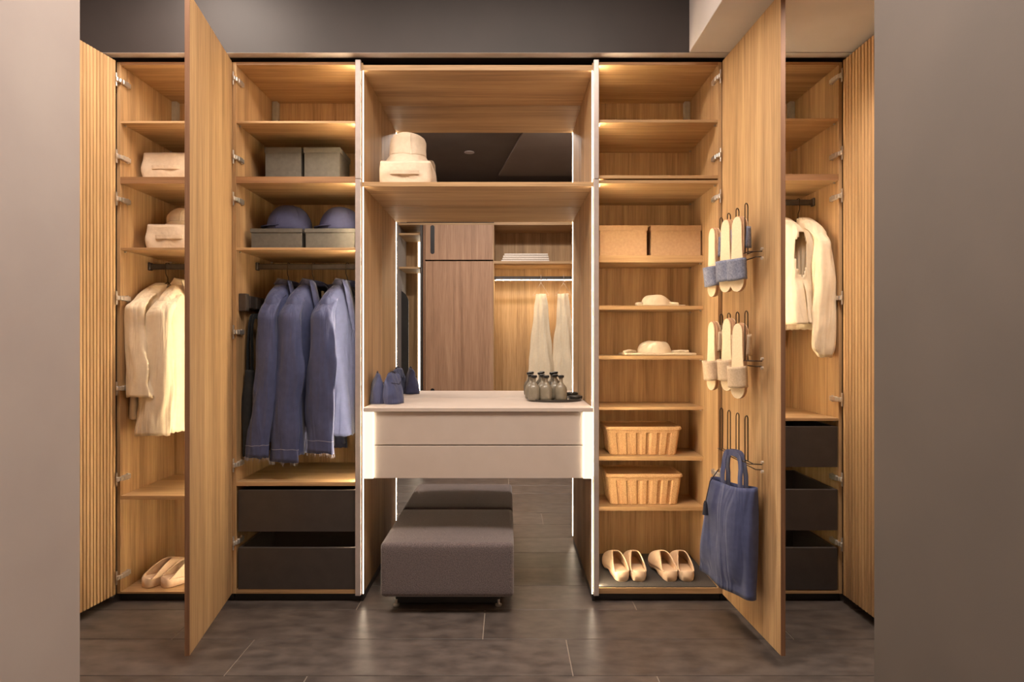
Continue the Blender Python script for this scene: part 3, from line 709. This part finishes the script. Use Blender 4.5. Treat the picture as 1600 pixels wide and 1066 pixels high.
# ---------------------------------------------------------------- crumpled cloths on the open shelves
def folded(label, px0, px1, pyt, shelf_y, r, seed, pk, low):
    zs_ = Z(shelf_y, 1.075); x0, x1 = X(px0, r), X(px1, r); t = thing('folded_cloth', label, 'cloth', ((x0+x1)/2, Y(1.12), zs_), group='crumpled cream cloths')
    bm = B(x0+.01, x1-.004, Y(r), Y(r)+.15, zs_+.001, zs_+low, .003, 2)
    bmesh.ops.subdivide_edges(bm, edges=[e for e in bm.edges if e.calc_length() > .05], cuts=9, use_grid_fill=True); warp(bm, .005, 22, seed, zlock=zs_+.001)
    obj('base_fold', bm, cream_m, t, smooth=True)
    # mound
    xm0, xm1 = X(pk[0], r), X(pk[1], r); zt = Z(pyt, r); bm = bmesh.new(); R = []
    for i in range(15):
        q = i/14*PI/2; rr = math.cos(q)**.55 if i < 14 else .03
        R.append([((xm0+xm1)/2+rr*(xm1-xm0)/2*math.cos(a)-.008*math.sin(q), Y(r)+.08+rr*.062*math.sin(a), zs_+low*.7+(zt-zs_-low*.7)*math.sin(q)) for a in [2*PI*k/40 for k in range(40)]])
    rings(bm, R, True, True, True); warp(bm, .013, 17, seed+3, zlock=zs_+low*.7); obj('crumpled_top', bm, cream_m, t, smooth=True)
    # rolled straps left and right
    for sg, xx in ((-1, x0+.012), (1, x1-.035)):
        bm = bmesh.new(); tube(bm, [(xx+sg*.0, Y(r)+.02, zs_+low+.004), (xx-sg*.03, Y(r)+.05, zs_+low+.010), (xx-sg*.07, Y(r)+.07, zs_+low+.004)], [.007, .008, .006], 10)
        warp(bm, .006, 30, seed+7); obj('rolled_strap', bm, cream_m, t, smooth=True)
folded('crumpled cream cloth on the third open shelf, above the larger one', 992, 1073, 461, 477.8, 1.085, 3, (1008, 1056), .006)
folded('larger crumpled cream cloth on a folded base, fourth open shelf', 972, 1090, 534, 555.8, 1.085, 8, (1003, 1056), .012)
# ---------------------------------------------------------------- ribbed bins
def bin_(label, px0, px1, pyt, shelf, seed):
    r = 1.083; zs_ = Z(shelf, 1.075); x0, x1 = X(px0, r), X(px1, r); zt = Z(pyt, r); dep = .225; y0 = Y(r)
    t = thing('ribbed_bin', label, 'bin', ((x0+x1)/2, y0+dep/2, zs_), group='ribbed tan bins')
    cx_, cy = (x0+x1)/2, y0+dep/2; hx, hy = (x1-x0)/2, dep/2
    def ring(sx, z, rib, N=288):
        out = []; a_, b_ = hx*sx, hy*sx; per = 4*(a_+b_)
        # walk a rounded rectangle
        n4 = N//4; P4 = []
        for k in range(n4): P4.append((-a_+2*a_*k/n4, -b_))
        for k in range(n4): P4.append((a_, -b_+2*b_*k/n4))
        for k in range(n4): P4.append((a_-2*a_*k/n4, b_))
        for k in range(n4): P4.append((-a_, b_-2*b_*k/n4))
        for x, y in P4:
            # parametrise evenly along each side
            u = x if abs(y) > b_*.999 else y
            ln = a_ if abs(y) > b_*.999 else b_
            pitch = a_*2/7.0
            ph = ((u+ln)/pitch) % 1.0
            gv = 1.0 if (ph > .84 or ph < .16) else (0.5 if (ph > .78 or ph < .22) else 0)
            g = gv*rib*(1 if ln-abs(u) > pitch*.22 else 0)
            nx, ny = (0, math.copysign(1, y)) if abs(y) > b_*.999 else (math.copysign(1, x), 0)
            rc = .018; dx, dy = max(0, abs(x)-(a_-rc)), max(0, abs(y)-(b_-rc))
            if dx > 0 and dy > 0:
                l = math.hypot(dx, dy); x = math.copysign(a_-rc+dx/l*rc*min(1, l/rc), x); y = math.copysign(b_-rc+dy/l*rc*min(1, l/rc), y)
            out.append((cx_+x-nx*g, cy+y-ny*g, z))
        return out
    H = zt-.016-zs_
    R = [ring(.86, zs_+.001, .004)]+[ring(.875+.075*k/6, zs_+.004+(H*.86-.004)*k/6, .010) for k in range(7)]+[ring(.953, zs_+H*.90, 0), ring(.955, zs_+H, 0)]
    bm = bmesh.new(); rings(bm, R, True, True, True); obj('body', bm, rattan_m, t)
    R = [ring(.97, zt-.018, 0, 96), ring(1.0, zt-.014, 0, 96), ring(1.0, zt-.007, 0, 96), ring(.985, zt-.001, 0, 96), ring(.95, zt, 0, 96), ring(.93, zt-.002, 0, 96), ring(.91, zt-.007, 0, 96), ring(.5, zt-.007, 0, 96), ring(.02, zt-.007, 0, 96)]
    bm = bmesh.new(); rings(bm, R, True, True, True); obj('lid', bm, rattan_m, t, smooth=False)
bin_('upper ribbed tan bin with lid on the open shelves', 947, 1066, 667, 713.5, 1)
bin_('lower ribbed tan bin with lid, just above the clogs', 947, 1068, 741, 792, 2)
# ---------------------------------------------------------------- clogs
def clog_meshes():
    Ln = .262
    def hw(t):
        if t < .10: return .036*math.sqrt(max(0, 1-.62*((.10-t)/.10)**2))
        b_ = .036+.010*math.sin(PI*min(1, max(0, (t-.3)/.8)))
        if t > .72: b_ *= math.sqrt(max(0, 1-((t-.72)/.285)**2))**.9
        return max(b_, .004)
    def zt(t): return .047-.022*min(1, t/.6)**1.2+(.006*max(0, t-.7)/.3)
    def zb(t):
        if t < .34: return 0
        if t < .40: return .012*(t-.34)/.06
        if t < .55: return .012
        if t < .62: return .012*(1-(t-.55)/.07)
        return .010*max(0, (t-.75)/.25)**1.5
    bm = bmesh.new(); R = []; n = 40
    for i in range(n+1):
        t = i/n; w_ = hw(t); a, b = zt(t), zb(t); y = Ln*t
        row = []
        for k in range(20):
            an = 2*PI*k/20; c, s_ = math.cos(an), math.sin(an)
            row.append((w_*math.copysign(abs(c)**.35, c)*(1 if s_ > -.2 else .93), y, (a+b)/2+(a-b)/2*math.copysign(abs(s_)**.35, s_)))
        R.append(row)
    rings(bm, R, True, True, True); sole = bm
    bm = bmesh.new(); R = []
    for i in range(n+1):
        t = .03+.965*i/n; w_ = hw(t)+.001; y = Ln*t
        top_ = .074*math.sin(PI*min(1, max(0, (t+.18)/1.22)))**.8
        if t > .85: top_ *= math.sqrt(max(.02, 1-((t-.85)/.16)**2))
        am = PI/2*min(1, (max(0, t-.03)/.44))**.85
        for sg in (1,):
            row = []
            for k in range(-10, 11):
                q = k/10; al = am*(1-abs(q))                # |q|=1 at the sole edge, 0 at the rim
                x = math.copysign(w_*math.cos(al)**.75, q if q else 1); z = zt(t)-.004+top_*math.sin(al)
                row.append((x, y+.012*math.sin(al)*(1-t), z))
            R.append(row)
    V = [[bm.verts.new(p) for p in r] for r in R]
    for i in range(n):
        for k in range(20):
            t = .03+.965*(i+.5)/n
            if k in (9, 10) and t < .455: continue
            try: bm.faces.new((V[i][k], V[i][k+1], V[i+1][k+1], V[i+1][k]))
            except ValueError: pass
    upper = bm
    ms = []
    for nm, b in (('sole', sole), ('upper', upper)):
        if nm == 'upper': bmesh.ops.remove_doubles(b, verts=b.verts[:], dist=.0004)
        bmesh.ops.recalc_face_normals(b, faces=b.faces[:]); me = bpy.data.meshes.new(nm); b.to_mesh(me); b.free(); me.materials.append(clog_m)
        for p in me.polygons: p.use_smooth = True
        ms.append(me)
    return ms
CLOG = clog_meshes()
def clog(label, px, r, zs_, yaw, group, roll=0):
    M = Matrix.Translation((X(px, r), Y(r), zs_)) @ Matrix.Rotation(yaw, 4, 'Z'); t = thing('clog', label, 'clog', M=M, group=group)
    link('sole', CLOG[0], None, t); u_ = link('upper', CLOG[1], None, t)
    s = u_.modifiers.new('thickness', 'SOLIDIFY'); s.thickness = .005; s.offset = -1
zm = Z(919)+.004
o = obj('shelf_mat', B(X(937, 1.0), X(1121, 1.0), Y(1.002), Y(RB)-.02, Z(919)+.0003, zm, .001), mat_m); setp(o, 'dark grey felt mat under the two pairs of clogs', 'mat')
clog('left shoe of the left clog pair on the grey mat', 973, 1.022, zm, math.radians(5), 'pale wooden clogs')
clog('right shoe of the left clog pair on the grey mat', 999, 1.022, zm, math.radians(-1), 'pale wooden clogs')
clog('left shoe of the right clog pair on the grey mat', 1049, 1.022, zm, math.radians(4), 'pale wooden clogs')
clog('right shoe of the right clog pair on the grey mat', 1074, 1.022, zm, math.radians(-3), 'pale wooden clogs')
clog('left pale clog at the bottom of the leftmost wardrobe', 226, 1.015, Z(925), math.radians(-27), 'pale wooden clogs')
clog('right pale clog at the bottom of the leftmost wardrobe', 255, 1.015, Z(925), math.radians(-33), 'pale wooden clogs')
# ---------------------------------------------------------------- wire racks on the open door
DX = U(334.5)-.0065      # inner face of the open door of wardrobe D (about constant x)
def rack(label, base_off, tops, bases):
    LX = U(318); t = thing('slipper_rack', label, 'rack', (DX, Y(.88), base_off), group='wire slipper racks')
    rs = [.952, .919, .885, .852]
    for k, r in enumerate(rs):
        zt_ = Z(tops, r*1.0) if False else tops; zb_ = bases
        y = Y(r); w_ = Vector((-.009, -.009, 0)); bm = bmesh.new(); c = Vector((LX, y, 0))
        pts = [c-w_+Vector((0, 0, zb_))]+[c-w_*math.cos(PI*q/10)+Vector((0, 0, zt_-.013+.013*math.sin(PI*q/10))) for q in range(11)]+[c+w_+Vector((0, 0, zb_))]
        tube(bm, pts, .0022, 6); obj('loop', bm, wire_m, t, smooth=True)
    for dx, dz in ((-.009, 0), (.009, .0), (.016, -.02)):
        bm = bmesh.new(); tube(bm, [(LX+dx, Y(.958), bases+dz), (LX+dx, Y(.835), bases+dz), (DX-.003, Y(.832), bases+dz)], .0022, 6); obj('bar', bm, wire_m, t, smooth=True)
    for dz in (.008, -.026):
        bm = bmesh.new(); lathe(bm, [(.006, -.004), (.006, .004)], 12, (0, 0, 0)); bm.transform(Matrix.Translation((DX-.004, Y(.831), bases+dz)) @ Matrix.Rotation(PI/2, 4, 'Y')); obj('screw', bm, chrome, t)
zr = lambda y, r: EYE+(533-y)*S*r
R1t, R1b = zr(340, .95), zr(394, .84)
rack('wire rack on the right smooth door holding grey blue slippers', R1b, R1t, R1b)
R2t, R2b = zr(491, .95), zr(564, .84)
rack('wire rack on the right smooth door holding cream slippers', R2b, R2t, R2b)
R3t, R3b = zr(638, .95), zr(702, .95)
rack('empty looped wire rack on the right smooth door above the navy bag', R3b, R3t, R3b)
def slipper_meshes(bmt, sole):
    Ln = .285; out = []
    def hw(s):   # s 0 toe .. 1 heel
        b_ = .031+.006*math.cos(PI*min(1, s/.8))
        if s < .16: b_ *= math.sqrt(max(0, 1-((.16-s)/.16)**2))*.98+.02
        if s > .86: b_ *= math.sqrt(max(0, 1-((s-.86)/.14)**2))*.98+.02
        return b_
    ss = [0, .01, .03, .06, .1, .16, .25, .35, .45, .55, .65, .75, .84, .9, .94, .97, .99, 1]
    outl = [(hw(s), Ln*s) for s in ss]+[(-hw(s), Ln*s) for s in ss[::-1][1:-1]]
    def slab(y0, y1, k=1):
        bm = bmesh.new(); rings(bm, [[(x*k, y, z) for x, z in outl] for y in (y0, y1)], True, True, True); return bm
    for nm, bm, mm in (('insole', slab(-.0035, .0), sole), ('sole', slab(.0, .011), soleside_m)):
        out.append((nm, bm, mm, False))
    bm = bmesh.new(); R = []
    for i in range(9):
        z = .045+.080*i/8; s = z/Ln; w_ = hw(s)+.003; row = [(w_, .009, z)]
        for k in range(17):
            a = PI*k/16; row.append((w_*math.cos(a), -.004-(.016+.014*i/8)*math.sin(a)**.8, z-.004*math.sin(a)))
        row.append((-w_, .009, z)); R.append(row)
    rings(bm, R, False); out.append(('band', bm, bmt, True))
    res = []
    for nm, bm, mm, sm in out:
        bmesh.ops.recalc_face_normals(bm, faces=bm.faces[:]); me = bpy.data.meshes.new(nm); bm.to_mesh(me); bm.free(); me.materials.append(mm)
        if sm:
            for p in me.polygons: p.use_smooth = True
        res.append(me)
    return res
SLB, SLC = slipper_meshes(denim_m, sole_m), slipper_meshes(beigeb_m, sole_m)
def slipper(label, px, py, r, yaw, ms, group, flip=False, off=(0,0,0), tilt=0):
    M = Matrix.Translation((X(px, r)+off[0], Y(r)+off[1], Z(py, r)+off[2])) @ Matrix.Rotation(yaw, 4, 'Z') @ Matrix.Rotation(tilt, 4, 'Y')
    if flip: M = M @ Matrix.Translation((0, 0, .285)) @ Matrix.Rotation(PI, 4, 'X')
    t = thing('slipper', label, 'slipper', M=M, group=group)
    for me in ms:
        o = link(me.name.split('.')[0], me, None, t)
        if 'band' in me.name: s = o.modifiers.new('thickness', 'SOLIDIFY'); s.thickness = .004; s.offset = 1
for ms, grp, col, row in ((SLB, 'grey blue slippers on the door', 'grey blue', ((1113, 464, .945, -80), (1134, 457, .892, -70), (1152, 456, .862, -67))),
                          (SLC, 'cream slippers on the door', 'cream', ((1112, 610, .945, -78), (1136, 611, .895, -72), (1153, 623, .862, -66)))):
    for (px, py, r, yw), nm in zip(row, ('far', 'middle', 'near')):
        a = math.radians(yw)
        slipper('%s open toed slipper facing out, %s' % (col, {'far': 'farthest along the rack', 'middle': 'middle of its rack', 'near': 'nearest the camera on its rack'}[nm]), px, py, r, a, ms, grp)
        n = Vector((-math.sin(a), math.cos(a), 0))*.016
        slipper('%s slipper turned to the door behind the %s slipper' % (col, {'far': 'farthest', 'middle': 'middle', 'near': 'nearest'}[nm]), px, py, r, a, ms, grp, flip=True, off=(n.x, n.y, .003))
# navy bag hanging from the lowest rack
pa, pb_ = Vector((U(282), U(912), 0)), Vector((U(324), U(826), 0))
mid = (pa+pb_)/2; ang = math.atan2((pb_-pa).y, (pb_-pa).x)
MB_ = Matrix.Translation((mid.x, mid.y, Z(752, .88))) @ Matrix.Rotation(ang, 4, 'Z')
bag = tote('tote_bag', 'navy cloth bag with tassel hanging from the lowest wire rack', MB_, (pb_-pa).length*1.02, .405, .09, navy_m, .045, .115, seed=6, sag=.014, bottomdrop=.03, shift=.04, topw=.78)
bm = bmesh.new(); tube(bm, [(-.02, -.02, .04), (-.045, -.040, -.01), (-.058, -.050, -.09)], .0022, 6); obj('cord', bm, navyd_m, bag, local=True)
bm = bmesh.new(); lathe(bm, [(.004, 0), (.008, -.012), (.011, -.05), (.012, -.055)], 12, (-.058, -.052, -.088)); obj('tassel', bm, navyd_m, bag, local=True)
# ---------------------------------------------------------------- vanity top items
zc = vz(637)
def pouch(label, px, r, yaw, seed, sc=1.0):
    M = Matrix.Translation((X(px, r), Y(r), zc+.0005)) @ Matrix.Rotation(yaw, 4, 'Z'); t = thing('pouch', label, 'pouch', M=M, group='navy pouches on the vanity')
    bm = bmesh.new(); R = []; H = .135*sc
    for i in range(15):
        q = i/14; wx = (.050+.012*math.sin(PI*q*.8))*sc; wy = (.034*(1-q**1.6)**.9+.005)*sc
        R.append([(wx*math.copysign(abs(math.cos(a))**.5, math.cos(a)), wy*math.copysign(abs(math.sin(a))**.7, math.sin(a))+.006*q, H*q-(0 if q < .9 else .006*math.cos(a*2))) for a in [2*PI*k/36 for k in range(36)]])
    rings(bm, R, True, True, True); warp(bm, .008, 26, seed, zlock=.002); obj('body', bm, navy_m, t, local=True, smooth=True)
    bm = bmesh.new(); tube(bm, [(-.03*math.cos(PI*k/8), .006, H-.010+.022*math.sin(PI*k/8)) for k in range(9)], .003, 6); obj('handle', bm, navyd_m, t, local=True)
    bm = bmesh.new(); R_ = [(-.045, -.012, H*.72), (0, -.030*1.0, H*.66), (.045, -.012, H*.72)]; tube(bm, R_, .0018, 5); obj('drawstring', bm, navyd_m, t, local=True)
pouch('left navy pouch on the vanity top against the oak side', 592, 1.055, math.radians(104), 2)
pouch('right navy pouch on the vanity top, nearer the room', 615, 1.05, math.radians(72), 5)
tx, ty = U(80), Y(1.104)
t = thing('tray', 'dark oval tray carrying the small bottles', 'tray', (tx, ty, zc))
bm = bmesh.new(); lathe(bm, [(.118, .0005), (.128, .002), (.133, .012), (.129, .012), (.125, .006), (.02, .005)], 56, (tx, ty, zc), 1.0, .86); obj('dish', bm, tray_m, t, smooth=False)
bm = bmesh.new(); lathe(bm, [(.030, 0), (.032, .004), (.032, .014), (.026, .016), (.024, .008), (.004, .008)], 28, (U(119), Y(1.115), zc+.0055)); o = obj('small_dish', bm, tray_m); setp(o, 'small round black dish at the right of the bottle tray', 'dish')
def bottle(label, px, r, me=[None]):
    x, y = X(px, r), Y(r); t = thing('bottle', label, 'bottle', (x, y, zc+.0065), group='small smoky bottles on the tray')
    bm = bmesh.new(); lathe(bm, [(.0255, 0), (.0285, .004), (.029, .012), (.029, .048), (.026, .062), (.018, .074), (.0105, .082), (.0085, .088), (.0085, .102), (.010, .103), (.010, .106), (.004, .107)], 28, (x, y, zc+.0065)); obj('glass', bm, glass_m, t, smooth=True)
    bm = bmesh.new(); lathe(bm, [(.0095, .1065), (.0145, .108), (.0145, .117), (.011, .119)], 20, (x, y, zc+.0065)); obj('stopper', bm, cap_m, t)
for px, r, lb in ((834.5, 1.085, 'front left bottle on the tray'), (853.5, 1.082, 'front middle bottle on the tray'), (876.5, 1.085, 'front right bottle on the tray'),
                  (829.5, 1.112, 'rear left bottle on the tray'), (847.5, 1.114, 'rear middle bottle on the tray'), (867.5, 1.112, 'rear right bottle on the tray')):
    bottle('small smoky glass bottle, '+lb, px, r)
# ---------------------------------------------------------------- opposite wardrobe, seen in the mirror
KR = (2*F*RMIR*S-YOPP)/D
def OX(px): return (px-793)*S*KR
def OZ(py): return EYE+(533-py)*S*KR
yo = YOPP
t = thing('opposite_wardrobe', 'oak wardrobe seen in the mirror with closed door beside open bay', 'wardrobe', (OX(760), yo-.25, 0))
xl, xr = CL+.001, CR-.001
yb = yo-.5
obj('plinth', B(xl, xr, yo-.45, yo-.02, 0, .08), black_m, t)
d = obj('upper_door', B(OX(664.5), OX(770.5), yo-.02, yo, OZ(406), 2.35, .001), wood_o, t)
d2 = obj('door', B(OX(664.5), OX(770.5), yo-.02, yo, .08, OZ(408.2), .001), wood_o, t)
hx0, hx1 = OX(672.5), OX(679)
for par, za, zb_ in ((d, OZ(397), OZ(352)), (d2, OZ(690), OZ(607))):
    bm = bmesh.new(); r_ = (hx1-hx0)/2; R = []
    for y_ in (yo-.0005, yo+.004):
        R.append([((hx0+hx1)/2+r_*math.cos(a), y_, (zb_-r_ if math.sin(a) > 0 else za+r_)+r_*math.sin(a)) for a in [2*PI*(k+.5)/24 for k in range(24)]])
    rings(bm, R, True, True, True); obj('handle', bm, black_m, par, label='black recessed pull')
for a, b in ((OX(656.5), OX(660)), (OX(661), OX(664))): obj('divider', B(a, b, yb, yo+(.0), .08, 2.35), (rail_m if a < OX(658) else wood_y), t)
obj('side_panel', B(OX(770.7), OX(772), yb, yo-.002, .08, 2.35), wood_v, t)
obj('side_panel', B(OX(900), OX(906), yb, yo, .08, 2.35), wood_v, t)
obj('side_panel', B(OX(906.5), xr, yo-.02, yo, .08, 2.35), wood_o, t)
obj('back_panel', B(xl, OX(906), yb-.01, yb, .08, 2.35), wood_v, t)
obj('top_panel', B(xl, OX(906), yb, yo, 2.35, 2.37), wood_h, t)
obj('bottom_panel', B(xl, OX(906), yb, yo, .08, .1), wood_h, t)
obj('shelf', B(OX(772), OX(900), yb, yo-.005, OZ(350), OZ(346)), wood_h, t)
obj('shelf', B(OX(772), OX(900), yb, yo-.005, OZ(412), OZ(408)), wood_h, t)
yr = yo-.10
rl = obj('clothes_rail', B(OX(772), OX(900), yr-.012, yr+.012, OZ(436), OZ(430.5), .003), rail_m, t)
obj('led_or_added_glow', B(OX(772)+.01, OX(900)-.01, yr-.010, yr+.006, OZ(436)-.004, OZ(436)), led, rl)
for py in (365, 418):
    obj('shelf', B(xl, OX(655), yb, yo-.03, OZ(py+1.5), OZ(py-1.5)), wood_h, t)
obj('led_or_added_glow', B(OX(642.5), OX(650), yb+.001, yb+.006, .12, 2.3), emis('led_back', (1, .84, .62, 1), 5), t)
# arched smoked glass in the left bay
bm = bmesh.new(); ax0, ax1 = OX(590), OX(634); rr = (ax1-ax0)/2; zt_ = OZ(450); R = []
for y_ in (yo-.20, yo-.19):
    R.append([(ax0, y_, .1), (ax1, y_, .1)]+[((ax0+ax1)/2+rr*math.cos(a), y_, zt_-rr+rr*math.sin(a)) for a in [PI*k/20 for k in range(1, 20)]])
R = [[(max(p[0], xl), p[1], p[2]) for p in r] for r in R]
rings(bm, R, True, True, True); o = obj('arched_panel', bm, arch_m); setp(o, 'dark arched glass panel seen in the mirror behind the pouches', 'panel')
# folded linens on the shelf
for k in range(4):
    z0 = OZ(408)+.001+k*.022; x0, x1 = OX(783)+.01*k, OX(859)-.004*k
    bm = B(x0, x1, yo-.33, yo-.06, z0, z0+.020, .008, 3); warp(bm, .003, 14, k)
    o = obj('folded_linen', bm, towel_m, smooth=True); setp(o, 'white folded linen on the mirrored shelf, %s' % ('bottom of the stack', 'second from the bottom', 'third from the bottom', 'top of the stack')[k], 'linen', 'folded linens in the mirror')
# trousers on hangers
for px, lb, w2 in ((846, 'left cream trousers hanging in the mirrored wardrobe', .072), (882, 'right cream trousers hanging in the mirrored wardrobe', .072)):
    x = OX(px); zt_ = OZ(431)+.006
    bm = bmesh.new(); pts = [(x, yr-.012*math.cos(PI*k/6), zt_-.002+.014*math.sin(PI*k/6)) for k in range(7)]+[(x, yr+.012, zt_-.04), (x, yr, zt_-.07)]
    tube(bm, pts, .003, 6); tube(bm, [(x, yr, zt_-.07), (x-.085, yr, zt_-.20), (x+.085, yr, zt_-.20)], .003, 6, closed=True)
    o = obj('trouser_hanger', bm, metal_m); setp(o, 'pale wire hanger above the %s' % ' '.join(lb.split()[:3]), 'hanger', 'trouser hangers in the mirror')
    root = thing('trousers', lb, 'trousers', (x, yr, zt_-.2), group='cream trousers in the mirror')
    for sg in (-1, 1):
        R = []; n = 20
        for i in range(n+1):
            q = i/n; wx = w2*(.55+.75*q); cx_ = x+sg*.055*(.3+.95*q)
            R.append([(cx_+wx*math.cos(a), yr+(sg*.012)+(.018+.03*q)*math.sin(a)*(1+.3*math.sin(4*a+q*4)), zt_-.185-1.05*q) for a in [2*PI*k/28 for k in range(28)]])
        bm = bmesh.new(); rings(bm, R, True, True, True); warp(bm, .012, 6, 3+sg); obj('trouser_leg', bm, cream_m, root, smooth=True)
